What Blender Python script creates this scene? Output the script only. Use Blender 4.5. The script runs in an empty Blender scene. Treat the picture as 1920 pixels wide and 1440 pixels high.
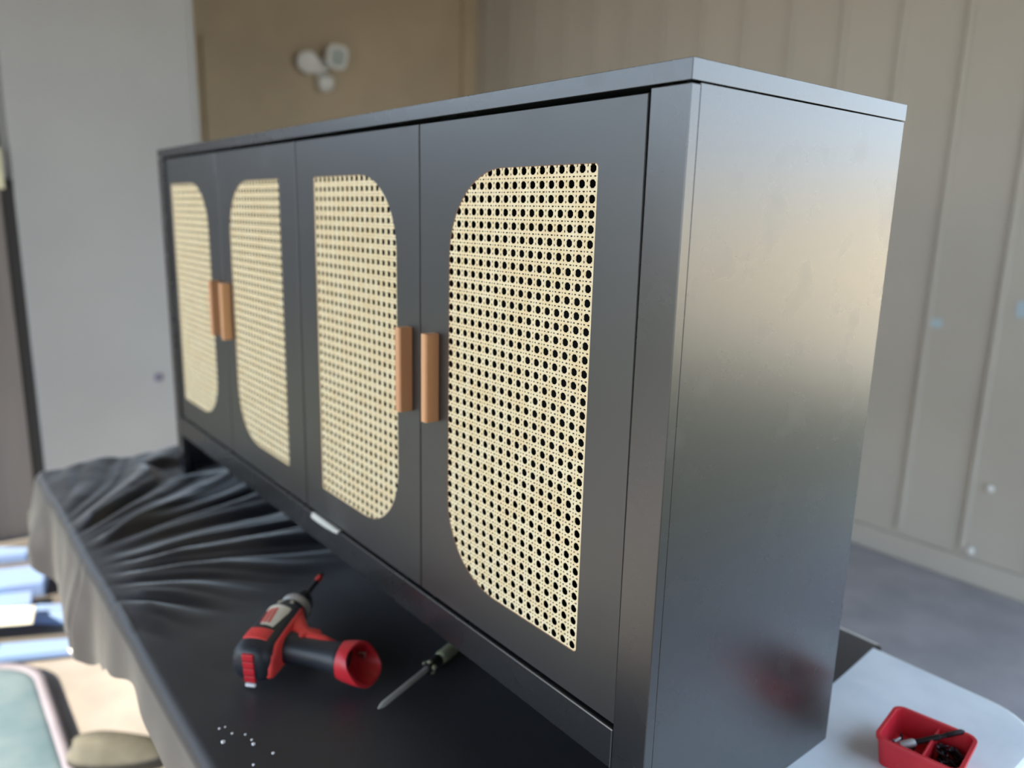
import bpy, bmesh, math, random
from mathutils import Vector, Matrix, noise
random.seed(7)
PI = math.pi
sc = bpy.context.scene
COL = sc.collection
ZT = 1.54            # height of the sideboard's top above the floor

# ------------------------------------------------------------------ camera
cd = bpy.data.cameras.new('camera'); cam = bpy.data.objects.new('camera', cd); COL.objects.link(cam)
R = Vector((.62365491, .78132772, .0241154)); U = Vector((-.18290319, .11586059, .97628006)); F = Vector((-.76000064, .61327263, -.21516436))
cam.matrix_world = Matrix(((R.x, U.x, -F.x, .4320791), (R.y, U.y, -F.y, -.5294032), (R.z, U.z, -F.z, -.12891072 + ZT), (0, 0, 0, 1)))
cd.sensor_width = 36; cd.lens = 36 * 1445.28 / 1920; cd.clip_start = .02; cd.clip_end = 200
cd.dof.use_dof = True; cd.dof.focus_distance = .765; cd.dof.aperture_fstop = 2.8
sc.camera = cam
sc.view_settings.view_transform = 'Standard'; sc.view_settings.look = 'None'; sc.view_settings.gamma = 1
sc.view_settings.use_curve_mapping = False
sc.view_settings.exposure = 0.0
# ------------------------------------------------------------------ sky and sun
w = bpy.data.worlds.new('sky'); sc.world = w; w.use_nodes = True
nt = w.node_tree; nt.nodes.clear()
o = nt.nodes.new('ShaderNodeOutputWorld'); b = nt.nodes.new('ShaderNodeBackground')
tc = nt.nodes.new('ShaderNodeTexCoord'); sp = nt.nodes.new('ShaderNodeSeparateXYZ'); rp = nt.nodes.new('ShaderNodeValToRGB')
nt.links.new(tc.outputs['Generated'], sp.inputs[0]); nt.links.new(sp.outputs['Z'], rp.inputs[0])
rp.color_ramp.elements[0].position = 0; rp.color_ramp.elements[0].color = (.96, .95, .90, 1)
rp.color_ramp.elements[1].position = 1; rp.color_ramp.elements[1].color = (.42, .62, .95, 1)
e = rp.color_ramp.elements.new(.09); e.color = (.70, .85, 1.0, 1)
nt.links.new(rp.outputs[0], b.inputs[0]); b.inputs[1].default_value = 4.6; nt.links.new(b.outputs[0], o.inputs[0])
sd = bpy.data.lights.new('sun', 'SUN'); sun = bpy.data.objects.new('sun', sd); COL.objects.link(sun)
sd.energy = 17; sd.angle = .03; sd.color = (1, .84, .57)
sun.rotation_euler = Vector((-.06, -1, .72)).to_track_quat('Z', 'Y').to_euler()   # the sun stands out beyond the porch's open side

# ------------------------------------------------------------------ materials
def mat(name, col, rough=.5, spec=.5, metal=0, ior=1.5, coat=0, sheen=0, noise_s=0, noise_a=0, bump_s=0, bump_a=0, bump_d=.001, col2=None, trans=0, rough2=None, stretch=None, sheen_r=.4, rnoise=8):
    m = bpy.data.materials.new(name); m.use_nodes = True
    n = m.node_tree.nodes; l = m.node_tree.links; p = n['Principled BSDF']
    p.inputs['Base Color'].default_value = (*col, 1); p.inputs['Roughness'].default_value = rough
    p.inputs['Specular IOR Level'].default_value = spec; p.inputs['Metallic'].default_value = metal
    p.inputs['IOR'].default_value = ior; p.inputs['Coat Weight'].default_value = coat; p.inputs['Coat Roughness'].default_value = rough
    p.inputs['Sheen Weight'].default_value = sheen; p.inputs['Sheen Roughness'].default_value = sheen_r
    p.inputs['Transmission Weight'].default_value = trans
    t = n.new('ShaderNodeTexCoord'); mp = n.new('ShaderNodeMapping'); l.new(t.outputs['Object'], mp.inputs[0])
    if stretch: mp.inputs['Scale'].default_value = stretch
    if noise_s:
        x = n.new('ShaderNodeTexNoise'); x.inputs['Scale'].default_value = noise_s; x.inputs['Detail'].default_value = 5
        l.new(mp.outputs[0], x.inputs['Vector'])
        r = n.new('ShaderNodeValToRGB'); c2 = col2 or tuple(c * (1 - noise_a) for c in col)
        r.color_ramp.elements[0].color = (*c2, 1); r.color_ramp.elements[1].color = (*col, 1)
        r.color_ramp.elements[0].position = .35; r.color_ramp.elements[1].position = .65
        l.new(x.outputs[0], r.inputs[0]); l.new(r.outputs[0], p.inputs['Base Color'])
    if rough2 is not None:
        x = n.new('ShaderNodeTexNoise'); x.inputs['Scale'].default_value = rnoise; x.inputs['Detail'].default_value = 4
        l.new(mp.outputs[0], x.inputs['Vector'])
        r = n.new('ShaderNodeMapRange'); r.interpolation_type = 'SMOOTHERSTEP'; r.inputs['From Min'].default_value = .52; r.inputs['From Max'].default_value = .78
        r.inputs['To Min'].default_value = rough; r.inputs['To Max'].default_value = rough2
        l.new(x.outputs[0], r.inputs[0]); l.new(r.outputs[0], p.inputs['Roughness'])
    if bump_s:
        x = n.new('ShaderNodeTexNoise'); x.inputs['Scale'].default_value = bump_s; x.inputs['Detail'].default_value = 3
        l.new(mp.outputs[0], x.inputs['Vector'])
        bu = n.new('ShaderNodeBump'); bu.inputs['Strength'].default_value = bump_a; bu.inputs['Distance'].default_value = bump_d
        l.new(x.outputs[0], bu.inputs['Height']); l.new(bu.outputs[0], p.inputs['Normal'])
        if coat: l.new(bu.outputs[0], p.inputs['Coat Normal'])
    return m
M = {}
M['black'] = mat('black_laminate', (.010, .011, .013), .27, ior=1.75, coat=.45, rough2=.33, rnoise=18, bump_s=1500, bump_a=.12, bump_d=.0004)
M['black_door'] = mat('black_painted_door', (.015, .016, .017), .36, ior=1.75, coat=.3, rough2=.50, bump_s=700, bump_a=.12, bump_d=.0003)
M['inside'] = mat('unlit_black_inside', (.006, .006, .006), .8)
M['cane'] = mat('cane', (.93, .80, .53), .42, noise_s=60, col2=(.88, .71, .42))
M['mdf'] = mat('raw_cut_edge', (.32, .18, .11), .8)
M['handle'] = mat('orange_brown_wood', (.76, .42, .22), .42, noise_s=40, col2=(.68, .34, .17), stretch=(1, 1, .08))
M['table'] = mat('white_table_plastic', (.80, .85, .88), .42, noise_s=14, col2=(.70, .76, .80), bump_s=500, bump_a=.2, bump_d=.0004)
M['grey_metal'] = mat('grey_tube', (.25, .25, .26), .4, metal=.8)
M['cloth'] = mat('black_cloth', (.009, .009, .014), .44, ior=1.55, sheen=1.0, sheen_r=.29, bump_s=900, bump_a=.4, bump_d=.0004)
M['tan'] = mat('tan_paint', (.47, .38, .26), .8, noise_s=2.5, col2=(.42, .34, .235), bump_s=30, bump_a=.2)
M['siding'] = mat('greige_siding', (.43, .395, .335), .75, noise_s=2, col2=(.40, .365, .31), bump_s=60, bump_a=.25)
M['grey'] = mat('grey_door_paint', (.41, .41, .40), .6, noise_s=1.5, col2=(.37, .37, .365))
M['brown_grey'] = mat('brown_grey_wall', (.23, .20, .18), .8, noise_s=3, col2=(.18, .16, .15), stretch=(1, 4, .3))
M['paleboard'] = mat('pale_painted_board', (.62, .62, .60), .7, noise_s=3, col2=(.56, .56, .55))
M['dark_gap'] = mat('dark_gap_fill', (.03, .028, .027), .8)
M['concrete'] = mat('porch_concrete', (.33, .31, .32), .8, noise_s=6, col2=(.26, .25, .26), bump_s=40, bump_a=.3)
M['ground'] = mat('beige_gravel', (.62, .55, .43), .9, noise_s=3, col2=(.52, .46, .36))
M['added_lawn'] = mat('added_dark_lawn', (.09, .095, .06), .95, noise_s=12, col2=(.06, .065, .04), bump_s=60, bump_a=.5)
M['stucco'] = mat('sunlit_stucco', (.60, .56, .48), .9, noise_s=3, col2=(.55, .51, .44))
M['ceil'] = mat('porch_ceiling', (.24, .18, .12), .8, noise_s=3, col2=(.2, .15, .1))
M['white_pl'] = mat('white_plastic', (.75, .75, .72), .4, noise_s=9, col2=(.7, .7, .66))
M['lens'] = mat('lamp_lens', (.42, .47, .44), .2, noise_s=30, col2=(.35, .4, .38))
M['red'] = mat('red_plastic', (.62, .025, .035), .4, noise_s=15, col2=(.5, .015, .03))
M['red_rub'] = mat('bright_red_rubber', (.85, .07, .06), .45, noise_s=20, col2=(.7, .05, .05))
M['navy'] = mat('dark_drill_rubber', (.022, .027, .036), .42, bump_s=800, bump_a=.3, noise_s=20, col2=(.016, .02, .028))
M['blk'] = mat('black_plastic', (.012, .012, .013), .4, noise_s=10, col2=(.009, .009, .01))
M['steel'] = mat('steel', (.55, .55, .54), .3, metal=1, noise_s=30, col2=(.45, .45, .44))
M['dull_steel'] = mat('dull_grey_steel', (.50, .50, .48), .45, metal=.3, noise_s=30, col2=(.42, .42, .40))
M['sticker'] = mat('cream_sticker', (.80, .77, .66), .5, noise_s=30, col2=(.72, .69, .58))
M['clear'] = mat('yellow_green_handle', (.45, .46, .30), .15, trans=.35, noise_s=30, col2=(.36, .38, .24))
M['dscrew'] = mat('dark_screw_metal', (.035, .025, .028), .35, metal=.7, noise_s=80, col2=(.02, .016, .018))
M['blue'] = mat('periwinkle_foam', (.20, .32, .60), .7, noise_s=8, col2=(.20, .29, .56))
M['deep_blue'] = mat('deep_blue_cloth', (.05, .16, .34), .8, noise_s=8, col2=(.03, .1, .25))
M['paper'] = mat('white_paper', (.70, .69, .64), .7, noise_s=8, col2=(.66, .65, .6))
M['pale_blue'] = mat('pale_blue_fabric', (.14, .205, .26), .85, noise_s=7, col2=(.085, .15, .21), bump_s=60, bump_a=.4)
M['lav'] = mat('lavender_piping', (.19, .18, .24), .7, noise_s=8, col2=(.16, .155, .21))
M['dark_mat'] = mat('dark_grey_mat', (.12, .115, .12), .9, noise_s=8, col2=(.08, .075, .08))
M['shoe_grey'] = mat('grey_suede', (.10, .10, .092), .9, noise_s=18, col2=(.07, .07, .062), bump_s=200, bump_a=.4)
M['cream'] = mat('cream_sole', (.6, .55, .4), .6, noise_s=10, col2=(.5, .45, .32))
M['tape'] = mat('pale_blue_tape', (.40, .50, .54), .6, noise_s=10, col2=(.36, .46, .50))
M['foam'] = mat('white_foam', (.85, .85, .87), .7, noise_s=100, col2=(.8, .8, .82))
M['yellow_w'] = mat('pale_yellow_brass', (.75, .70, .48), .4, noise_s=10, col2=(.65, .6, .4))

# ------------------------------------------------------------------ mesh helpers
def link(name, bm, m, parent=None, smooth=False, bevel=0, kind=None, recalc=True):
    if recalc: bmesh.ops.recalc_face_normals(bm, faces=bm.faces)
    me = bpy.data.meshes.new(name); bm.to_mesh(me); bm.free()
    ms = m if isinstance(m, (list, tuple)) else [m]
    for k in ms: me.materials.append(k)
    if smooth:
        for p in me.polygons: p.use_smooth = True
    ob = bpy.data.objects.new(name, me); COL.objects.link(ob)
    if parent: ob.parent = parent
    if bevel:
        md = ob.modifiers.new('bevel', 'BEVEL'); md.width = bevel; md.segments = 2; md.limit_method = 'ANGLE'; md.angle_limit = .6
    if kind: ob['kind'] = kind
    return ob
def box(bm, x0, x1, y0, y1, z0, z1, mi=0):
    v = [bm.verts.new(c) for c in ((x0, y0, z0), (x1, y0, z0), (x1, y1, z0), (x0, y1, z0), (x0, y0, z1), (x1, y0, z1), (x1, y1, z1), (x0, y1, z1))]
    for q in ((0, 3, 2, 1), (4, 5, 6, 7), (0, 1, 5, 4), (1, 2, 6, 5), (2, 3, 7, 6), (3, 0, 4, 7)):
        f = bm.faces.new([v[i] for i in q]); f.material_index = mi
    return v
def loft(bm, secs, n=24, cap=True, mi=0):
    """secs: (centre, half axis a, half axis b, exponent)"""
    rings = []
    for c, a, b2, ex in secs:
        c = Vector(c); a = Vector(a); b2 = Vector(b2); r = []
        for i in range(n):
            t = 2 * PI * i / n; cs, sn = math.cos(t), math.sin(t)
            u = math.copysign(abs(cs) ** (2 / ex), cs); v = math.copysign(abs(sn) ** (2 / ex), sn)
            r.append(bm.verts.new(c + a * u + b2 * v))
        rings.append(r)
    for p, q in zip(rings, rings[1:]):
        for i in range(n):
            f = bm.faces.new((p[i], p[(i + 1) % n], q[(i + 1) % n], q[i])); f.material_index = mi
    if cap:
        f = bm.faces.new(rings[0][::-1]); f.material_index = mi; f = bm.faces.new(rings[-1]); f.material_index = mi
    return rings
def lathe(bm, axis0, d, prof, n=20, mi=0, cap=True):
    """prof: (distance along d, radius)"""
    d = Vector(d).normalized(); a = d.orthogonal().normalized(); b2 = d.cross(a)
    return loft(bm, [(Vector(axis0) + d * s, a * r, b2 * r, 2) for s, r in prof], n, cap, mi)
def prism(bm, pts, z0, z1, mi=0):
    lo = [bm.verts.new((x, y, z0)) for x, y in pts]; hi = [bm.verts.new((x, y, z1)) for x, y in pts]; n = len(pts)
    bm.faces.new(lo[::-1]).material_index = mi; bm.faces.new(hi).material_index = mi
    for i in range(n): bm.faces.new((lo[i], lo[(i + 1) % n], hi[(i + 1) % n], hi[i])).material_index = mi
def rrect(x0, x1, y0, y1, rs, n=8):
    """rounded rectangle, radii for corners (x1,y1),(x0,y1),(x0,y0),(x1,y0), counter-clockwise"""
    pts = []
    for (cx, cy, sx, sy, r, a0) in ((x1, y1, -1, -1, rs[0], 0), (x0, y1, 1, -1, rs[1], 90), (x0, y0, 1, 1, rs[2], 180), (x1, y0, -1, 1, rs[3], 270)):
        for i in range(n + 1):
            a = math.radians(a0 + 90 * i / n)
            pts.append((cx + sx * r + r * math.cos(a), cy + sy * r + r * math.sin(a)))
    return pts
def thing(name, label, cat, loc=(0, 0, 0), rz=0, group=None):
    t = bpy.data.objects.new(name, None); COL.objects.link(t); t.location = loc; t.rotation_euler = (0, 0, rz); t.empty_display_size = .05
    return tag(t, label, cat, group)
def tag(t, label, cat, group=None):
    t['label'] = label; t['category'] = cat
    if group: t['group'] = group
    return t
def struct(ob): ob['kind'] = 'structure'; return ob
def bxo(name, m, parent, *a, bevel=0):
    bm = bmesh.new(); box(bm, *a); return link(name, bm, m, parent, bevel=bevel)

# ------------------------------------------------------------------ the porch
WX, WY, GX = -4.15, 2.75, -3.3
f_ = struct(bxo('floor', M['concrete'], None, -3.34, 1.35, -4.2, WY + .1, -.12, 0))
bxo('added_dark_slab', M['dark_mat'], f_, -1.02, 1.34, -3.2, -.62, 0, .006)  # unseen dark slab, added so the post front reflects no sunlit floor
f2 = bxo('expansion_joint', M['dark_mat'], f_, -1.16, -1.135, .8, WY, 0, .004)
g = struct(bxo('ground', M['ground'], None, -30, 30, -30, 30, -.30, -.13))
lw = struct(bxo('added_lawn', M['added_lawn'], None, 1.36, 9, -4.2, 6.6, -.13, -.115)); bxo('added_lawn_left', M['added_lawn'], lw, -9, -3.35, -12, WY, -.13, -.115); bxo('added_lawn_front', M['added_lawn'], lw, -3.34, 9, -12, -4.21, -.13, -.115)  # unseen dark grass, added to darken what the sideboard's black faces reflect
wb = struct(bxo('wall_back', M['siding'], None, WX - .1, .55, WY, WY + .12, 0, 3.05))
x = .32; n = 0
while x > WX + .1:
    q = bxo('batten', M['siding'], wb, x - .011, x + .011, WY - .014, WY, .13, 3.0, bevel=.004); x -= .252
struct(bxo('baseboard_back', M['siding'], None, WX, .55, WY - .03, WY, 0, .10, bevel=.006))
wl = struct(bxo('wall_left', M['tan'], None, WX - .12, WX, .6, WY, 0, 3.05))
bxo('corner_trim', M['tan'], wl, WX, WX + .05, WY - .10, WY - .0, 0, 3.0, bevel=.006)
bxo('narrow_board', M['tan'], wl, WX, WX + .025, .93, 1.0, 0, 2.32, bevel=.006)  # narrow raised board in the wall's own tan
# closet block that stands forward of the tan wall, with a flush grey door
wc = struct(bxo('wall_closet', M['grey'], None, WX - .12, GX - .03, -.13, .625, 0, 3.05))
d1 = struct(bxo('door_1', M['grey'], None, GX - .03, GX, -.105, .615, .01, 2.98, bevel=.006))
bxo('door_edge', M['grey'], d1, GX - .03, GX + .004, .615, .635, .01, 2.98, bevel=.003)
bxo('hinge_gap', M['dark_gap'], d1, GX - .03, GX - .004, -.150, -.105, .01, 1.5)  # dark strip coloured to stand for the open gap beside the door
bxo('strike_plate', M['yellow_w'], d1, GX - .004, GX + .012, -.185, -.135, 1.46, 1.62, bevel=.004)
wf = struct(bxo('wall_front', M['brown_grey'], None, WX - .12, GX - .01, -.80, -.150, -.12, 3.05))
for i in range(4): bxo('siding_board', M['brown_grey'], wf, GX - .01, GX + .002, -.152 - .16 * (i + 1) + .008, -.152 - .16 * i, .0, 2.85, bevel=.002)
struct(bxo('ceiling', M['ceil'], None, WX - .3, 1.5, -3.3, WY + .3, 2.86, 2.98))
# neighbouring sunlit wall across the yard
struct(bxo('wall_yard', M['stucco'], None, 1.5, 26, 13, 13.3, -.13, 2.1))
struct(bxo('wall_added_right', M['brown_grey'], None, 1.38, 1.48, -3.3, .1, -.12, 2.86))  # unseen wall, added to cut the light on the handles' right sides
struct(bxo('wall_added_fence', M['brown_grey'], None, -9.2, -9.0, -12, -.5, -.13, 3.0))  # unseen fence, added and raised to dim the sky reflected in the doors
pst = bxo('porch_post', M['siding'], None, .9, 1.0, -3.5, -3.4, 0, 3.05, bevel=.008)
struct(pst); pst.name = 'trim_1'

# ------------------------------------------------------------------ sideboard
L, D, H, T, PW = 1.592, .372, .80, .0177, .0437
SB = thing('sideboard', 'long black sideboard with four rattan-panelled doors standing on the cloth-covered table', 'sideboard', (0, 0, ZT - H))
def P(*a): return a
def sz(z): return z + H      # z below the top -> local z
def sbox(name, m, *a, bevel=.0008): return bxo(name, m, SB, a[0], a[1], a[2], a[3], sz(a[4]), sz(a[5]), bevel=bevel)
sbox('top_panel', M['black'], -L + .002, -.002, .002, D, -T, 0)
bm = bmesh.new(); g_ = .0002
prism(bm, [(-L, 0), (-g_, 0), (-.002 - g_, .002), (-L, .002)], sz(-T), sz(-.0003)); link('front_edge_band', bm, M['black'], SB, bevel=.0004)
bm = bmesh.new(); prism(bm, [(0, g_), (0, D), (-.002, D), (-.002, .002 + g_)], sz(-T), sz(-.0003)); link('side_edge_band', bm, M['black'], SB, bevel=.0004)
bm = bmesh.new(); box(bm, -L, -L + .002, .002, D, sz(-T), sz(-.0003)); link('side_edge_band', bm, M['black'], SB, bevel=.0004)
zt = -T - .0022
sbox('post', M['black'], -PW, 0, 0, .0125, -H, zt, bevel=.0009)
sbox('post', M['black'], -L, -L + PW, 0, .0125, -H, zt, bevel=.0009)
sbox('side_panel', M['black'], -.0165, -.0005, .0131, D - .001, -H, -T - .0009, bevel=.0006)
sbox('side_panel', M['black'], -L + .0005, -L + .0165, .0131, D - .001, -H, -T - .0009, bevel=.0006)
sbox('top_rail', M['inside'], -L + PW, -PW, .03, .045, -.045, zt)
sbox('bottom_rail', M['black'], -L + PW + .0005, -PW - .0005, 0, .028, -.6955, -.6480, bevel=.0020)
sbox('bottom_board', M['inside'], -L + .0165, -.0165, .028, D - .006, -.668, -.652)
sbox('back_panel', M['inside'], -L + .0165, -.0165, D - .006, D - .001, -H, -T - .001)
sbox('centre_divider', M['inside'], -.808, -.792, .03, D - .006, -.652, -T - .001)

def plate(name, outer, inner, y0, y1, m, parent, ch=.0009):
    """board in the xz plane with an opening; small chamfers round both"""
    bm = bmesh.new()
    def inset(pts, d):
        n = len(pts); out = []
        cx = sum(p[0] for p in pts) / n; cz = sum(p[1] for p in pts) / n
        for i in range(n):
            a = Vector(pts[i - 1]); b_ = Vector(pts[i]); c = Vector(pts[(i + 1) % n])
            e1 = (b_ - a).normalized() if (b_ - a).length > 1e-9 else None; e2 = (c - b_).normalized() if (c - b_).length > 1e-9 else None
            e1 = e1 or e2; e2 = e2 or e1
            nn = Vector((-(e1 + e2).y, (e1 + e2).x)).normalized()
            k = max(.3, nn.dot(Vector((-e1.y, e1.x))))
            out.append((b_.x + nn.x * d / k, b_.y + nn.y * d / k))
        return out
    def ring(pts, y): return [bm.verts.new((px, y, pz)) for px, pz in pts]
    def strip(a, b_, mi=0):
        n = len(a)
        for i in range(n):
            bm.faces.new((a[i], a[(i + 1) % n], b_[(i + 1) % n], b_[i])).material_index = mi
    of = ring(inset(outer, ch), y0); oc = ring(outer, y0 + ch); ob_ = ring(outer, y1)
    hf = ring(inset(inner, -.0005), y0); hc = ring(inner, y0 + .0005); hb = ring(inner, y1)
    def fill(a, b_):
        ed = []
        for lp in (a, b_):
            for i in range(len(lp)):
                e1 = bm.edges.get((lp[i], lp[(i + 1) % len(lp)])) or bm.edges.new((lp[i], lp[(i + 1) % len(lp)])); ed.append(e1)
        bmesh.ops.triangle_fill(bm, edges=ed, use_beauty=True)
    fill(of, hf); fill(ob_, hb)
    strip(oc, of); strip(ob_, oc); hm = ring(inner, y0 + .0014); strip(hf, hc, 1); strip(hc, hm, 1); strip(hm, hb, 0)
    return link(name, bm, m, parent)

def cane(parent, shape, xs, zs, y, bounds):
    """six-way woven cane: pairs of upright and level strands, single diagonals both ways, clipped to the convex opening"""
    px, pz = .01488, .01436
    x0, x1, z0, z1 = bounds
    bm = bmesh.new()
    n = len(shape)
    def clip(p, d):
        lo, hi = -9, 9
        for i in range(n):
            a = shape[i]; b_ = shape[(i + 1) % n]
            ex, ez = b_[0] - a[0], b_[1] - a[1]
            if abs(ex) + abs(ez) < 1e-9: continue
            den = ex * d[1] - ez * d[0]; num = ex * (p[1] - a[1]) - ez * (p[0] - a[0])
            if abs(den) < 1e-12:
                if num < 0: return None
                continue
            t = -num / den
            if den > 0: lo = max(lo, t)
            else: hi = min(hi, t)
        return (lo, hi) if hi - lo > .0015 else None
    def strand(p, d, wd, yb, amp, per, ph):
        c = clip(p, d)
        if not c: return
        lo, hi = c; k = max(1, int((hi - lo) / (per / 4))) if amp else 1
        nx, nz = -d[1], d[0]; prev = None
        for i in range(k + 1):
            t = lo + (hi - lo) * i / k
            cx, cz = p[0] + d[0] * t, p[1] + d[1] * t
            yy = yb + (amp * math.cos(2 * PI * t / per + ph) if amp else 0)
            r = [bm.verts.new((cx + nx * o_, yy + dy, cz + nz * o_)) for o_, dy in ((-wd / 2, .00035), (-wd * .3, 0), (wd * .3, 0), (wd / 2, .00035))]
            if prev:
                for j in range(3): bm.faces.new((prev[j], prev[j + 1], r[j + 1], r[j]))
            prev = r
    # holes centred at xs + i*px, zs + j*pz ; pairs half way between
    i = 0; X = xs + px / 2
    while X > x0 - px: X -= px
    while X < x1 + px:
        for o_ in (-.00205, .00205): strand((X + o_, zs + pz / 2), (0, 1), .0027, y + .00035, .00014, pz, PI * (o_ > 0))
        X += px
    Z = zs + pz / 2
    while Z > z0 - pz: Z -= pz
    while Z < z1 + pz:
        for o_ in (-.0019, .0019): strand((xs + px / 2, Z + o_), (1, 0), .0025, y + .00030, .00014, px, PI * (o_ < 0))
        Z += pz
    ln = math.hypot(px, pz)
    for sg in (1, -1):
        for k in range(-70, 71):
            strand((xs + px / 2 + k * px, zs), (px / ln, sg * pz / ln), .0021, y + .00008, .00008, ln, sg)
    ob = link('cane_panel', bm, M['cane'], parent, kind='stuff', recalc=False)
    ob['label'] = 'cream woven cane panel'
    return ob
CZ0, CZ1 = -.5925, -.0800
def door(xr, xl, xr2, xl2, c0, c1, rnd, hx, lab, hole_x):
    """xr/xl: right and left edge at the top, xr2/xl2 at the bottom (x positive to the left of the corner)"""
    outer = [(-xr, sz(-.0225)), (-xl, sz(-.0225)), (-xl2, sz(-.6455)), (-xr2, sz(-.6455))]
    s, r = .004, .102
    rs = (s, r, r, s) if rnd == 'l' else (r, s, s, r)
    inner = rrect(-c1, -c0, sz(CZ0), sz(CZ1), rs, 16)
    DY = .0045
    d = plate('door', outer, inner, DY, DY + .018, [M['black_door'], M['mdf']], SB)
    d['label'] = lab
    cane(d, inner, hole_x, sz(-.0843), DY + .0006, (-c1, -c0, sz(CZ0), sz(CZ1)))
    bk = bmesh.new(); box(bk, -c1 - .0, -c0 + .0, DY + .030, DY + .032, sz(CZ0), sz(CZ1)); bk.free()
    h = bmesh.new()
    # bar pull with a chamfered face, fixed flat to the door
    prism(h, [(hx - .0065, -.0135), (hx - .0045, -.0160), (hx + .0045, -.0160), (hx + .0065, -.0135), (hx + .0065, DY), (hx - .0065, DY)], sz(-.3935), sz(-.2785))
    link('handle', h, M['handle'], d, bevel=.0008)
    return d
door(.0500, .4245, .0465, .4215, .1085, .3575, 'l', -.3850, 'nearest door, its cane panel rounded on the left', -.1155)
door(.4270, .8020, .4240, .8020, .4840, .7370, 'r', -.4500, 'second door from the near end, cane panel rounded on the right', -.7290)
door(.8065, 1.1790, .8065, 1.1790, .8770, 1.1290, 'l', -1.1480, 'third door from the near end, cane panel rounded on the left', -.8840)
door(1.1840, L - PW - .002, 1.1840, L - PW - .002, 1.2600, 1.5120, 'r', -1.2150, 'farthest door, cane panel rounded on the right', -1.505)

# ------------------------------------------------------------------ folding table
TY0, TY1, TX0, TX1 = -.278, .650, -1.76, .182
TB = thing('folding_table', 'white plastic folding table, bare at its right end, under the black sideboard', 'table', ((TX0 + TX1) / 2, (TY0 + TY1) / 2, 0))
ox, oy = (TX0 + TX1) / 2, (TY0 + TY1) / 2
ZS = ZT - H           # sideboard feet
bm = bmesh.new(); pts = rrect(TX0 - ox, TX1 - ox, TY0 - oy, TY1 - oy, (.085,) * 4, 10)
prism(bm, pts, ZS - .050, ZS - .0008); link('tabletop', bm, M['table'], TB, bevel=.007)
bm = bmesh.new(); pts = rrect(TX0 - ox + .02, TX1 - ox - .02, TY0 - oy + .02, TY1 - oy - .02, (.08,) * 4, 8)
prism(bm, pts, ZS - .062, ZS - .0505); link('under_frame', bm, M['grey_metal'], TB)
for sx in (-1, 1):
    for sy in (-1, 1):
        bm = bmesh.new(); lx, ly = sx * .50, sy * .30
        lathe(bm, (lx, ly, 0), (0, 0, 1), [(0, .013), (.01, .015), (ZS - .063, .015)], 14); link('leg', bm, M['grey_metal'], TB, smooth=False)
    bm = bmesh.new(); lathe(bm, (sx * .50, -.30, .15), (0, 1, 0), [(0, .011), (.60, .011)], 12); link('crossbar', bm, M['grey_metal'], TB)

# ------------------------------------------------------------------ black cloth
def sstep(a, b_, x):
    t = max(0, min(1, (x - a) / (b_ - a))); return t * t * (3 - 2 * t)
def ridge(d, w_): return math.exp(-(d / w_) ** 2)
FAN = [(-1.18, -.27), (-1.02, -.25)]
def top_h(x, y):
    h = 0
    m = sstep(-.76, -.98, x + .25 * (y + .1))
    if m > 0:
        dx, dy = x + 1.14, y + .46; r = math.hypot(dx, dy); th = math.atan2(dy, dx)
        th += .035 * noise.noise(Vector((x * 5, y * 5, 3))) + .10 * noise.noise(Vector((x * 2, y * 2, 4)))
        am = .6 + .7 * noise.noise(Vector((th * 4, r * 3, 7)))
        h += .023 * max(.15, am) * abs(math.sin(th * 13.5)) ** .75 * sstep(.16, .34, r)
        h += .0045 * abs(math.sin(th * 29 + 1 + r * 3)) * sstep(.2, .4, r)
        h += .004 * max(0, noise.noise(Vector((x * 9, y * 5, 8))))
        h *= m
    h += .0016 * (noise.noise(Vector((x * 6, y * 6, 5))) + .6)
    h += .0012 * max(0, noise.noise(Vector((x * 20 + y * 9, y * 22 - x * 9, 1)))) * (.35 + m)
    # strong crease seen left of the middle
    s = ((x + 1.2765) * .584 + (y + .131) * (-.0)) 
    a = Vector((-1.20, -.24)); b_ = Vector((-1.46, .12)); ab = b_ - a; t = (Vector((x, y)) - a).dot(ab) / ab.length_squared
    dd = (x - a.x) * (-ab.y) / ab.length + (y - a.y) * ab.x / ab.length
    if -.1 < t < 1.2:
        h += .016 * ridge(dd - .012, .022) * sstep(-.1, .2, t) * (1 - sstep(.9, 1.2, t))
    # flat under the feet
    for cx, cy0, cy1 in ((-.02, -.03, .40), (-1.575, -.03, .40)):
        d_ = max(abs(x - cx) - .02, cy0 - y, y - cy1, 0) if cx > -1 else max(abs(x - cx) - .03, cy0 - y, y - cy1, 0)
        h *= sstep(0, .06, d_)
    if 0 < y < .38 and x > -1.59: h = min(h, .05)
    return h
def hem(x):
    pts = [(-1.85, .20), (-1.72, .17), (-1.5, .205), (-1.3, .215), (-1.1, .20), (-1.0, .16), (-.9, .115), (-.78, .085), (-.65, .095), (-.5, .10), (-.06, .16)]
    for (a, ha), (b_, hb) in zip(pts, pts[1:]):
        if a <= x <= b_:
            t = (x - a) / (b_ - a); t = t * t * (3 - 2 * t); return ha + (hb - ha) * t
    return .16
bm = bmesh.new()
NX, NY = 300, 200; ND = 36; NB = 8
RX = -.074
rows = []
ys = [('b', j / NB) for j in range(NB, 0, -1)] + [('t', j / NY) for j in range(NY + 1)] + [('f', j / ND) for j in range(1, ND + 1)]
xs_ = [-(k / 18) * .16 for k in range(18, 0, -1)] + [i / NX for i in range(NX + 1)]   # negative: left overhang
CX0 = TX0 + .004
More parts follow.
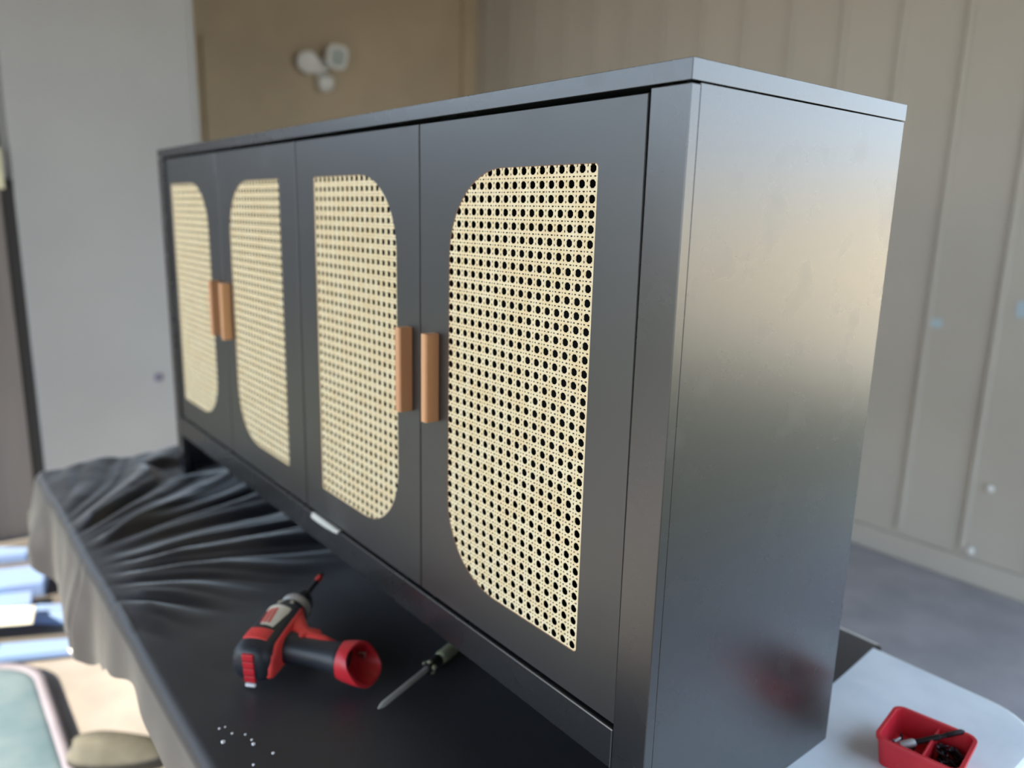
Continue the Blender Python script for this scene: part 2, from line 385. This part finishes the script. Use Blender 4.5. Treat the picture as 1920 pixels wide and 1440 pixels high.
for kind, v in ys:
    row = []
    for u in xs_:
        over = max(0, -u); x = CX0 + max(0, u) * (RX - CX0 + .018 * math.sin(v * 5) * (kind == 't'))
        fold = math.sin(x * 19 + 1.4 * math.sin(x * 7)) + .35 * math.sin(x * 43 + 1)
        if kind == 't': y = TY1 + .004 + (TY0 - .006 - TY1 - .004) * v; s_ = 0
        elif kind == 'b': y = TY1 + .006; s_ = v * .10
        else: y = TY0 - .004; s_ = v * hem(x)
        z = ZS - .0003
        edge = min(1, min(y - TY0 + .006, 10) / .05) if kind == 't' else 0
        if kind == 't': z += top_h(x, y) * max(0, min(1, (y - TY0 + .02) / .05))
        else:
            z += top_h(x, y) * max(0, 1 - s_ / .03) * .4 
            rr = .020
            if s_ < rr * 1.57:
                a = s_ / rr; off = rr * math.sin(a); dz = rr * (1 - math.cos(a))
            else: off = rr; dz = rr + (s_ - rr * 1.57)
            dm = sstep(0, .16, s_)
            if kind == 'f':
                left = sstep(-.8, -1.15, x)
                off -= dm * .022 * ridge(x + 1.165, .018)
                off += dm * (.012 + .018 * left * (fold * .55 + .6) + .006 * fold + .012 * sstep(-1.4, -1.75, x))
            y = y - off if kind == 'f' else y + off
            z -= dz
        if over:
            rr = .02; s2 = over
            a = min(s2 / rr, 1.57); offx = rr * math.sin(a); dzx = rr * (1 - math.cos(a)) + max(0, s2 - rr * 1.57)
            x = x - offx - .12 * s2 - .03 * s2 / .16 * (.5 + .5 * math.sin(y * 40))
            z = min(z, ZS - .0003 - dzx) if kind == 't' else z - dzx * (1 - min(1, s_ / .12)) * .9
            if kind == 'f': x -= 0; y += .25 * s2 * 0
        row.append(bm.verts.new((x, y, z)))
    rows.append(row)
for p_, q in zip(rows, rows[1:]):
    for i in range(len(p_) - 1): bm.faces.new((p_[i], p_[i + 1], q[i + 1], q[i]))
cl = link('tablecloth', bm, M['cloth'], None, smooth=True)
tag(cl, 'wrinkled black cloth draped over the white table beneath the sideboard', 'cloth')

# ------------------------------------------------------------------ cordless drill lying on its side
CS = ZS + .003
DR = thing('cordless_drill', 'red and black cordless drill lying on its side on the black cloth', 'drill', (-.556, -.196, CS), math.radians(131))
DR.rotation_euler = (0, math.radians(-5), math.radians(131))
zc = .034
def cyl(name, m, prof, parent=DR, y=0, z=zc, n=28, smooth=True, d=(1, 0, 0), x=0):
    bm = bmesh.new(); lathe(bm, (x, y, z), d, prof, n); o = link(name, bm, m, parent, smooth=smooth)
    if smooth:
        md = o.modifiers.new('es', 'EDGE_SPLIT'); md.split_angle = .7
    return o
bm = bmesh.new()
loft(bm, [((x_, 0, zc), (0, r, 0), (0, 0, r2), 2.6) for x_, r, r2 in ((0, .020, .020), (.004, .027, .026), (.014, .0315, .030), (.05, .033, .031), (.09, .032, .030), (.112, .029, .028), (.124, .026, .026))], 32)
body = link('motor_housing', bm, M['navy'], DR, smooth=True); md = body.modifiers.new('es', 'EDGE_SPLIT'); md.split_angle = .9
# grip
bm = bmesh.new()
loft(bm, [((x_, y_, zc - .002), (a, 0, 0), (0, 0, b_), 2.3) for x_, y_, a, b_ in ((.058, -.012, .030, .024), (.057, -.035, .024, .021), (.053, -.058, .0205, .018), (.049, -.085, .0205, .0185), (.045, -.112, .023, .021), (.043, -.128, .026, .023))], 28)
link('grip', bm, M['navy'], DR, smooth=True)
# red shell running along the body's lower edge and the front of the grip
bm = bmesh.new()
loft(bm, [((x_, y_, zc + z_), (a, 0, 0), (0, 0, b_), 2.6) for x_, y_, a, b_, z_ in ((.092, -.026, .026, .0225, 0), (.088, -.034, .026, .0225, 0), (.080, -.044, .018, .0195, 0), (.070, -.058, .0135, .0165, .001), (.066, -.085, .0100, .0150, .001), (.063, -.103, .007, .011, .001))], 26)
link('red_shell', bm, M['red_rub'], DR, smooth=True)
bm = bmesh.new()
loft(bm, [((x_, y_, zc + z_), (0, .0052, 0), (0, 0, r2), 2.6) for x_, y_, z_, r2 in ((.004, -.0265, -.010, .008), (.012, -.0275, -.004, .018), (.03, -.0285, 0, .0235), (.06, -.0285, 0, .0255), (.10, -.0275, 0, .0245), (.121, -.024, 0, .021))], 22)
link('red_band', bm, M['red_rub'], DR, smooth=True)
bm = bmesh.new()      # trigger
loft(bm, [((.086, y_, zc), (a, 0, 0), (0, 0, .009), 3) for y_, a in ((-.040, .010), (-.052, .012), (-.066, .009), (-.070, .004))], 16); link('trigger', bm, M['red_rub'], DR, smooth=True)
# flared battery socket, open at the end
bm = bmesh.new()
secs = [((.043, -.120, zc - .001), .0262, .0232), ((.042, -.128, zc - .001), .0285, .0250), ((.040, -.145, zc - .001), .0320, .0270), ((.039, -.156, zc - .001), .0325, .0272)]
out = loft(bm, [(c, (a, -k * .006, 0), (0, k * .016, b_), 2.5) for (c, a, b_), k in zip(secs, (0, .1, .6, 1))], 32, cap=False)
inn = loft(bm, [(c, (a, -k * .006, 0), (0, k * .016, b_), 2.5) for c, a, b_, k in (((.039, -.1562, zc - .001), .0285, .0232, 1), ((.041, -.140, zc - .001), .0250, .0205, .5), ((.043, -.118, zc - .001), .020, .016, 0))], 32, cap=False)
for i in range(32): bm.faces.new((out[-1][i], out[-1][(i + 1) % 32], inn[0][(i + 1) % 32], inn[0][i]))
bm.faces.new(inn[-1]); bm.faces.new(out[0][::-1])
so = link('battery_socket', bm, M['red'], DR, smooth=True); md = so.modifiers.new('es', 'EDGE_SPLIT'); md.split_angle = .9
bm = bmesh.new(); box(bm, .054, .060, -.152, -.140, zc - .004, zc + .006); link('metal_contact', bm, M['steel'], DR, bevel=.001)
cyl('selector_button', M['red_rub'], [(0, .0045), (.0035, .004)], x=.062, y=-.052, z=zc + .0155, d=(0, 0, 1), n=14)
cyl('gear_case', M['blk'], [(0, .026), (.012, .0255), (.014, .022), (.020, .0215)], x=.122)
cyl('clutch_ring', M['dull_steel'], [(0, .0225), (.003, .0250), (.013, .0250), (.016, .0225)], x=.138)
cyl('chuck', M['blk'], [(0, .0215), (.014, .0205), (.026, .0150), (.030, .0105)], x=.153)
cyl('bit_shank', M['blk'], [(0, .0042), (.055, .0042), (.056, .0030), (.070, .0030)], x=.182, n=10)
cyl('bit_sleeve', M['red_rub'], [(0, .0048), (.014, .0048)], x=.228, n=12)
for sy, szv in ((.014, .024), (-.006, .0265)):
    cyl('case_screw', M['steel'], [(0, .0036), (.0015, .003)], x=.127, y=sy, z=zc + szv - .0015, d=(0, sy * .5, 1), n=12)
# raised ribbed vent on top, rear vent strip, sticker and end light
bm = bmesh.new()
for k in range(4):
    x0_ = .028 + k * .0062
    loft(bm, [((x0_, y_, zc + .0305 - 9 * (y_ - .003) ** 2), (.0028, 0, 0), (0, 0, .0022), 3) for y_ in (-.016, -.008, .002, .012, .020)], 10)
link('side_vent', bm, M['red_rub'], DR)
bm = bmesh.new()
for k in range(4): box(bm, -.0025, .003, -.0085, .0085, zc - .024 + k * .0118, zc - .0135 + k * .0118)
link('rear_vent', bm, M['red'], DR, bevel=.001)
bm = bmesh.new(); box(bm, -.003, .002, -.0075, .0075, zc - .031, zc - .0265); link('rear_clip', bm, M['foam'], DR, bevel=.001)
def wrap(bm, pts, lift, mi):
    """flat print bent onto the round housing; pts are (x, arc position)"""
    r = .0318 + lift; vs = []
    for x_, s_ in pts:
        a = s_ / .032; rr_ = r
        vs.append(bm.verts.new((x_, rr_ * math.sin(a), zc + rr_ * math.cos(a) * .965)))
    bm.faces.new(vs).material_index = mi
bm = bmesh.new()
N_ = 8
for k in range(N_):
    a0, a1 = -.016 + .041 * k / N_, -.016 + .041 * (k + 1) / N_
    wrap(bm, [(.054 + .0008 * k, a0), (.112 - .0008 * (N_ - k), a0), (.112 - .0008 * (N_ - k - 1), a1), (.054 + .0008 * (k + 1), a1)], .0012, 0)
for s0 in (-.002, .004, .010):
    for k in range(3):
        a0 = s0 + .0014 * k; x0_ = .062 + k * .012
        wrap(bm, [(x0_, a0), (x0_ + .014, a0 + .001), (x0_ + .014, a0 + .0045), (x0_, a0 + .0035)], .0018, 1)
st = link('sticker', bm, [M['sticker'], M['red_rub']], DR, recalc=False); st['label'] = 'cream sticker with slanting red strokes'

# ------------------------------------------------------------------ screwdriver
SD = thing('screwdriver', 'small screwdriver with a clear yellowish handle on the cloth, tip towards the camera', 'screwdriver', (-.393, -.082, CS), 0)
ang = math.atan2(.165, -.063); SD.rotation_euler = (0, 0, ang)
zz = .011
def sdc(name, m, prof, n=18, dz=0):
    bm = bmesh.new(); lathe(bm, (0, 0, zz + dz), (1, 0, .0), prof, n); o = link(name, bm, m, SD, smooth=True); md = o.modifiers.new('es', 'EDGE_SPLIT'); md.split_angle = .6; return o
sdc('shaft', M['dull_steel'], [(0, .0012), (.007, .0036), (.011, .0042), (.112, .0042)])
sdc('collar', M['dscrew'], [(.108, .0045), (.109, .0085), (.119, .0085), (.121, .0055)])
bm = bmesh.new()
for k in range(5):
    a = k * 2 * PI / 5 + .3
    lathe(bm, (.112, .0088 * math.cos(a), zz + .0088 * math.sin(a) * .8), (1, 0, 0), [(0, .002), (.002, .0038), (.006, .0038), (.008, .002)], 10)
link('ribbed_knobs', bm, M['clear'], SD, smooth=True)
bm = bmesh.new(); loft(bm, [((x_, 0, zz), (0, r, 0), (0, 0, r), 3) for x_, r in ((.121, .006), (.128, .0075), (.140, .0080))], 18); link('handle_neck', bm, M['blk'], SD, smooth=True)
bm = bmesh.new(); loft(bm, [((x_, 0, zz), (0, r, 0), (0, 0, r), 2.6) for x_, r in ((.140, .0085), (.146, .0095), (.185, .0098), (.192, .0085), (.195, .005))], 18); link('handle', bm, M['clear'], SD, smooth=True)
bm = bmesh.new(); loft(bm, [((x_, .0045, zz - .003), (0, r, 0), (0, 0, r), 2.6) for x_, r in ((.139, .0062), (.186, .0066))], 14); link('handle_stripe', bm, M['blk'], SD, smooth=True)

# ------------------------------------------------------------------ red tray on the bare end of the table
TR = thing('bit_tray', 'small red two-compartment tray on the white table end, right of the sideboard', 'tray', (.100, .4255, ZS - .0006), math.radians(8.5))
hx_, hy_, ht = .050, .0460, .040
def ring_pts(sx, sy, r): return rrect(-sx, sx, -sy, sy, (r,) * 4, 6)
bm = bmesh.new()
levels_o = [(hx_ * .86, hy_ * .86, .010, 0), (hx_ * .95, hy_ * .95, .012, ht - .0055), (hx_, hy_, .014, ht - .005), (hx_, hy_, .014, ht)]
levels_i = [(hx_ - .005, hy_ - .005, .010, ht), (hx_ * .84 - .001, hy_ * .84 - .001, .008, .004)]
rings = [[bm.verts.new((x_, y_, z_)) for x_, y_ in ring_pts(a, b_, r)] for a, b_, r, z_ in levels_o + levels_i]
for p_, q in zip(rings, rings[1:]):
    for i in range(len(p_)): bm.faces.new((p_[i], p_[(i + 1) % len(p_)], q[(i + 1) % len(p_)], q[i]))
bm.faces.new(rings[0][::-1]); bm.faces.new(rings[-1])
link('tray_body', bm, M['red'], TR, bevel=.0006)
bxo('divider', M['red'], TR, .004, .0065, -hy_ + .006, hy_ - .006, .004, ht - .006, bevel=.0006)
TRM = Matrix.Translation(TR.location) @ Matrix.Rotation(math.radians(8.5), 4, 'Z')
def rod(name, m, p0, p1, prof, label, cat, group=None, extra=None):
    """a thing laid from p0 to p1 in tray space; prof is along 0..1"""
    a = TRM @ Vector(p0); b_ = TRM @ Vector(p1); ln = (b_ - a).length
    q = (b_ - a).to_track_quat('X', 'Z')
    t = thing(name, label, cat, a, 0, group); t.rotation_mode = 'QUATERNION'; t.rotation_quaternion = q
    for nm, mm, pr, n_ in prof:
        bm = bmesh.new(); lathe(bm, (0, 0, 0), (1, 0, 0), [(s_ * ln, r) for s_, r in pr], n_); o = link(nm, bm, mm, t, smooth=True); md = o.modifiers.new('es', 'EDGE_SPLIT'); md.split_angle = .6
    return t
rod('bit_holder', None, (-.026, -.014, .020), (.034, .034, .0475), [('sleeve', M['dull_steel'], [(0, .0035), (.02, .0052), (.22, .0052), (.25, .0040)], 14), ('shaft', M['blk'], [(.25, .0036), (.62, .0036), (.63, .0026), (.72, .0026)], 8), ('bit_tip', M['dscrew'], [(.72, .0032), (.96, .0032), (1, .0012)], 6)],
    'long dark bit holder resting across the divider and rim of the red tray', 'tool bit')
random.seed(3)
spots = [(-.037, -.022, .010, 10, 'white-tipped screwdriver bit at the near left corner of the red tray', M['sticker']), (-.018, -.030, .008, 80, 'steel bit lying against the near wall in the red tray', M['steel']), (-.006, -.016, .008, 120, 'short steel bit beside the divider in the red tray', M['steel']),
         (-.036, .004, .008, 60, 'upright pale bit at the far left inside the red tray', M['dull_steel']), (-.020, .002, .009, 20, 'dark bit under the bit holder in the red tray', M['blk']), (-.028, -.010, .011, 150, 'black bit crossing below the bit holder, near the left wall of the red tray', M['blk']), (-.012, -.006, .010, 95, 'dark grey bit beside the divider, under the bit holder', M['dscrew']), (-.026, -.026, .012, 5, 'black bit against the near wall inside the red tray', M['blk']), (-.010, -.027, .010, 40, 'dark grey bit in the near corner by the divider of the red tray', M['dscrew']), (-.030, .012, .009, 110, 'dark bit at the back of the left compartment of the red tray', M['blk'])]
for x_, y_, z_, a, lab, mm in spots:
    ca, sa = math.cos(math.radians(a)) * .010, math.sin(math.radians(a)) * .010
    rod('driver_bit', None, (x_ - ca, y_ - sa, z_), (x_ + ca, y_ + sa, z_ + .007), [('bit', mm, [(0, .003), (.55, .003), (.6, .0018), (.9, .0018), (1, .0008)], 6)], lab, 'tool bit')
gl = 'dark screw in the heap in the right compartment of the red tray'
first = None
for k in range(44):
    x_ = .014 + random.random() * .023; y_ = -.032 + random.random() * .060; z_ = .007 + random.random() * .014
    a = random.random() * PI * 2; ca, sa = math.cos(a) * .0065, math.sin(a) * .0065
    x_ = max(.0155, min(.034, x_))
    p0 = TRM @ Vector((x_ - ca, y_ - sa, z_)); p1 = TRM @ Vector((x_ + ca, y_ + sa, z_ + random.uniform(-.002, .006)))
    q = (p1 - p0).to_track_quat('X', 'Z')
    if first is None:
        bm = bmesh.new(); lathe(bm, (0, 0, 0), (1, 0, 0), [(0, .0042), (.0008, .0044), (.0036, .0017), (.012, .0016), (.0145, .0004)], 10)
        first = link('screw', bm, M['dscrew'], None, smooth=False); s = first
    else: s = first.copy(); COL.objects.link(s)
    s.location = p0; s.rotation_mode = 'QUATERNION'; s.rotation_quaternion = q
    tag(s, gl, 'screw', 'dark screws in the red tray')

# ------------------------------------------------------------------ scraps
bm = bmesh.new()
for k in range(8):
    pass
x0_, x1_ = -.770, -.668
vs = []
for k in range(11):
    t = k / 10; xx = x0_ + (x1_ - x0_) * t
    vs.append((xx, -.004 - .003 * math.sin(t * 3), -.6475 - .0105 * (1 - t) * .4, .004, -.6455 - .004 * t))
lo = [bm.verts.new((a, b_, ZT + c - .003)) for a, b_, c, d_, e_ in vs]; mid = [bm.verts.new((a, -.0012, ZT - .6470)) for a, b_, c, d_, e_ in vs]; hi = [bm.verts.new((a, .0038, ZT - .6472)) for a, b_, c, d_, e_ in vs]
for a, b_ in ((lo, mid), (mid, hi)):
    for i in range(10): bm.faces.new((a[i], a[i + 1], b_[i + 1], b_[i]))
pp = link('paper_scrap', bm, M['paper'], None); md = pp.modifiers.new('s', 'SOLIDIFY'); md.thickness = .0006; md.offset = 0
tag(pp, 'small white paper scrap caught on the bottom rail under the second door', 'paper')
crumbs = [(-.4916, -.2622, 1), (-.4903, -.255, .8), (-.4722, -.2522, 1), (-.4599, -.2393, .9), (-.4626, -.2671, 1.7), (-.4449, -.2365, 1), (-.4357, -.2378, 1.5), (-.4045, -.2244, 1.2), (-.3986, -.2517, 1.1)]
c0 = None
for x_, y_, s_ in crumbs:
    if c0 is None:
        bm = bmesh.new(); bmesh.ops.create_icosphere(bm, subdivisions=2, radius=.0015)
        for v in bm.verts: v.co *= 1 + .25 * noise.noise(v.co * 900)
        c0 = link('foam_crumb', bm, M['foam'], None); c = c0
    else: c = c0.copy(); COL.objects.link(c)
    c.location = (x_, y_, CS + .0012); c.scale = (s_, s_, s_ * .8)
    tag(c, 'tiny white foam crumb on the black cloth near the front edge', 'crumb', 'foam crumbs at the front edge of the cloth')

# ------------------------------------------------------------------ floodlight on the tan wall
FL = thing('security_light', 'white twin-head security floodlight high on the tan wall', 'lamp', (WX, 1.62, ZT + .70))
bm = bmesh.new(); lathe(bm, (0, 0, 0), (1, 0, 0), [(0, .055), (.02, .055), (.028, .045)], 24); o = link('mounting_plate', bm, M['white_pl'], FL, smooth=True)
for nm, yy, zz_, aim, r, sq in (('lamp_head', -.085, .025, (.75, -.45, -.35), .062, 2), ('lamp_head', .068, .070, (.9, .1, -.25), .070, 4)):
    bm = bmesh.new(); d = Vector(aim).normalized(); a = Vector((0, 0, 1)).cross(d).normalized(); b_ = d.cross(a)
    base = Vector((.05, yy, zz_))
    loft(bm, [(base + d * s_, a * r * k, b_ * r * k, 2 if sq == 2 else 3.2) for s_, k in ((-.04, .45), (-.02, .75), (.03, .95), (.055, 1), (.058, .96))], 24)
    hd = link(nm, bm, M['white_pl'], FL, smooth=True); md = hd.modifiers.new('es', 'EDGE_SPLIT'); md.split_angle = .7
    bm = bmesh.new(); loft(bm, [(base + d * s_, a * r * k, b_ * r * k, 2 if sq == 2 else 3.2) for s_, k in ((.054, .7), (.0605, .66))], 20); link('lens', bm, M['lens'] if sq == 4 else M['white_pl'], hd)
    bm = bmesh.new(); v = base - d * .03 - Vector((.015, 0, 0)); lathe(bm, (.01, 0, 0), v - Vector((.01, 0, 0)), [(0, .012), ((v - Vector((.01, 0, 0))).length, .012)], 12); link('swivel_arm', bm, M['white_pl'], FL)
bm = bmesh.new(); loft(bm, [(Vector((.03, .01, -.075)) + Vector((.8, .1, -.5)).normalized() * s_, (0, r, 0), (r * .5, 0, r * .85), 2.4) for s_, r in ((-.02, .03), (.0, .046), (.045, .05), (.06, .04))], 20); link('motion_sensor', bm, M['white_pl'], FL, smooth=True)
bm = bmesh.new(); lathe(bm, (.02, 0, -.04), (.2, .05, -1), [(0, .012), (.03, .012)], 12); link('sensor_neck', bm, M['white_pl'], FL)

# ------------------------------------------------------------------ marks on the walls
def stuckon(name, m, x0, x1, z0, z1, y, label, cat):
    t = bxo(name, m, None, x0, x1, y - .004, y, ZT + z0, ZT + z1, bevel=.001); return tag(t, label, cat)
stuckon('tape_piece', M['tape'], -.955, -.890, -.535, -.500, WY - .0, 'pale blue tape piece on the siding wall, nearer the sideboard', 'tape')
stuckon('tape_piece', M['tape'], -.635, -.58, -.460, -.400, WY - .0, 'pale blue tape piece on the siding wall at the right photo edge', 'tape')
def knob(x, z, lab):
    bm = bmesh.new(); lathe(bm, (x, WY - .014, ZT + z), (0, -1, 0), [(0, .013), (.004, .014), (.010, .008)], 14); return tag(link('wall_plug', bm, M['white_pl'], None, smooth=True), lab, 'plug')
knob(-.617, -1.133, 'small white plug on the siding wall, the upper of two')
knob(-.650, -1.405, 'small white plug near the foot of the siding wall')
bm = bmesh.new(); lathe(bm, (GX, .383, ZT - .905), (1, 0, 0), [(0, .02), (.004, .02), (.007, .014)], 16); tag(link('wall_button', bm, M['lav'], None), 'pale blue round dot low on the grey door left of the sideboard', 'button')

# ------------------------------------------------------------------ things on the floor at the left
mt = bxo('floor_mat', M['dark_mat'], None, -3.22, -2.25, -3.10, -.135, 0, .012, bevel=.004)  # real under the strips; its unseen forward stretch is added to darken door reflections
tag(mt, 'dark grey mat on the floor under the blue strips', 'mat')
def strip_(pts, z0, z1, label, m='blue', name='foam_strip', cat='packaging'):
    bm = bmesh.new(); prism(bm, pts, z0, z1); o = link(name, bm, M[m], None, bevel=.004)
    return tag(o, label, cat, None)
strip_([(-3.16, -.78), (-2.98, -.235), (-3.03, -.215), (-3.21, -.45)], .012, .05, 'blue tapering foam strip nearest the brown-grey wall')
strip_([(-2.82, -.80), (-2.62, -.225), (-2.78, -.190), (-2.96, -.72)], .012, .07, 'wide blue foam strip second from the wall')
strip_([(-2.68, -.85), (-2.50, -.280), (-2.60, -.262), (-2.80, -.80)], .012, .055, 'blue foam strip in the middle of the pile')
strip_([(-2.48, -.36), (-2.34, -.19), (-2.42, -.155), (-2.49, -.26)], .012, .05, 'short light-blue foam piece poking out beside the tablecloth')
strip_([(-2.30, -.60), (-2.13, -.205), (-2.19, -.185), (-2.36, -.52)], .012, .04, 'blue foam strip with a white tip, nearest the camera')
strip_([(-2.52, -.75), (-2.30, -.30), (-2.42, -.275), (-2.66, -.70)], .073, .079, 'white sheet of paper lying on the blue strips', 'paper', 'paper_sheet', 'paper')
bm = bmesh.new(); bmesh.ops.create_icosphere(bm, subdivisions=3, radius=.022, matrix=Matrix.Translation((-2.135, -.205, .034))); tag(link('foam_ball', bm, M['foam'], None, smooth=True), 'small white ball at the end of the nearest blue strip', 'packaging')
# rounded pale blue cushion
CU = thing('floor_cushion', 'large rounded pale blue cushion with lavender edging at the lower left', 'cushion', (-1.70, -.645, 0)); CU.scale.z = .7
cx_, cy_ = .50, .325
bm = bmesh.new(); rg = []
for z_, k in ((0, -.02), (.010, 0), (.028, 0), (.036, -.03), (.041, -.08), (.044, -.16), (.045, -.28)):
    rg.append([bm.verts.new((x_, y_, z_)) for x_, y_ in rrect(-cx_ - k, cx_ + k, -cy_ - k, cy_ + k, (.17 + k * .5,) * 4, 10)])
for p_, q in zip(rg, rg[1:]):
    for i in range(len(p_)): bm.faces.new((p_[i], p_[(i + 1) % len(p_)], q[(i + 1) % len(p_)], q[i]))
bm.faces.new(rg[0][::-1]); bm.faces.new(rg[-1])
link('cushion_body', bm, M['pale_blue'], CU, smooth=True)
bm = bmesh.new(); path = rrect(-cx_, cx_, -cy_, cy_, (.17,) * 4, 10); rg = []
for i in range(len(path)):
    a = Vector(path[i - 1]); b_ = Vector(path[(i + 1) % len(path)]); t_ = (b_ - a).normalized(); nn = Vector((t_.y, -t_.x, 0)); c = Vector((*path[i], .028))
    rg.append([bm.verts.new(c + nn * .016 * math.cos(t) + Vector((0, 0, .016 * math.sin(t)))) for t in [k * PI / 4 for k in range(8)]])
for i in range(len(rg)):
    q = rg[(i + 1) % len(rg)]
    for j in range(8): bm.faces.new((rg[i][j], rg[i][(j + 1) % 8], q[(j + 1) % 8], q[j]))
link('piping', bm, M['lav'], CU, smooth=True)
bm = bmesh.new(); loft(bm, [((0, 0, z_), (r, 0, 0), (0, r * .6, 0), 2.5) for z_, r in ((0, .11), (.03, .12), (.05, .11), (.06, .06))], 24)
o = link('folded_cloth', bm, M['deep_blue'], None, smooth=True); o.location = (-2.33, -.62, .08); o.rotation_euler = (0, 0, .9)
tag(o, 'deep blue folded cloth behind the pale blue cushion', 'cloth')
# grey shoe lying under the table edge
SH = thing('shoe', 'grey shoe with black band and cream sole on the floor below the cloth hem', 'shoe', (-1.51, -.215, 0), math.radians(57))
def solep(k, l=.135): return [(l * math.cos(t) * (1 if math.cos(t) > 0 else .95), .050 * k * math.sin(t) * (1 + .18 * math.cos(t))) for t in [i * 2 * PI / 28 for i in range(28)]]
bm = bmesh.new(); prism(bm, solep(1), 0, .024); link('midsole', bm, M['cream'], SH, bevel=.003)
bm = bmesh.new(); prism(bm, [(a * 1.01, b_ * 1.02) for a, b_ in solep(1)], .0242, .042); link('rubber_band', bm, M['blk'], SH, bevel=.002)
bm = bmesh.new(); loft(bm, [((cx, 0, z_), (a, 0, 0), (0, b_, 0), 2.2) for z_, cx, a, b_ in ((.0422, 0, .128, .048), (.055, -.002, .124, .047), (.070, -.010, .106, .042), (.084, -.03, .080, .035), (.094, -.05, .058, .029))], 28)
link('upper', bm, M['shoe_grey'], SH, smooth=True)
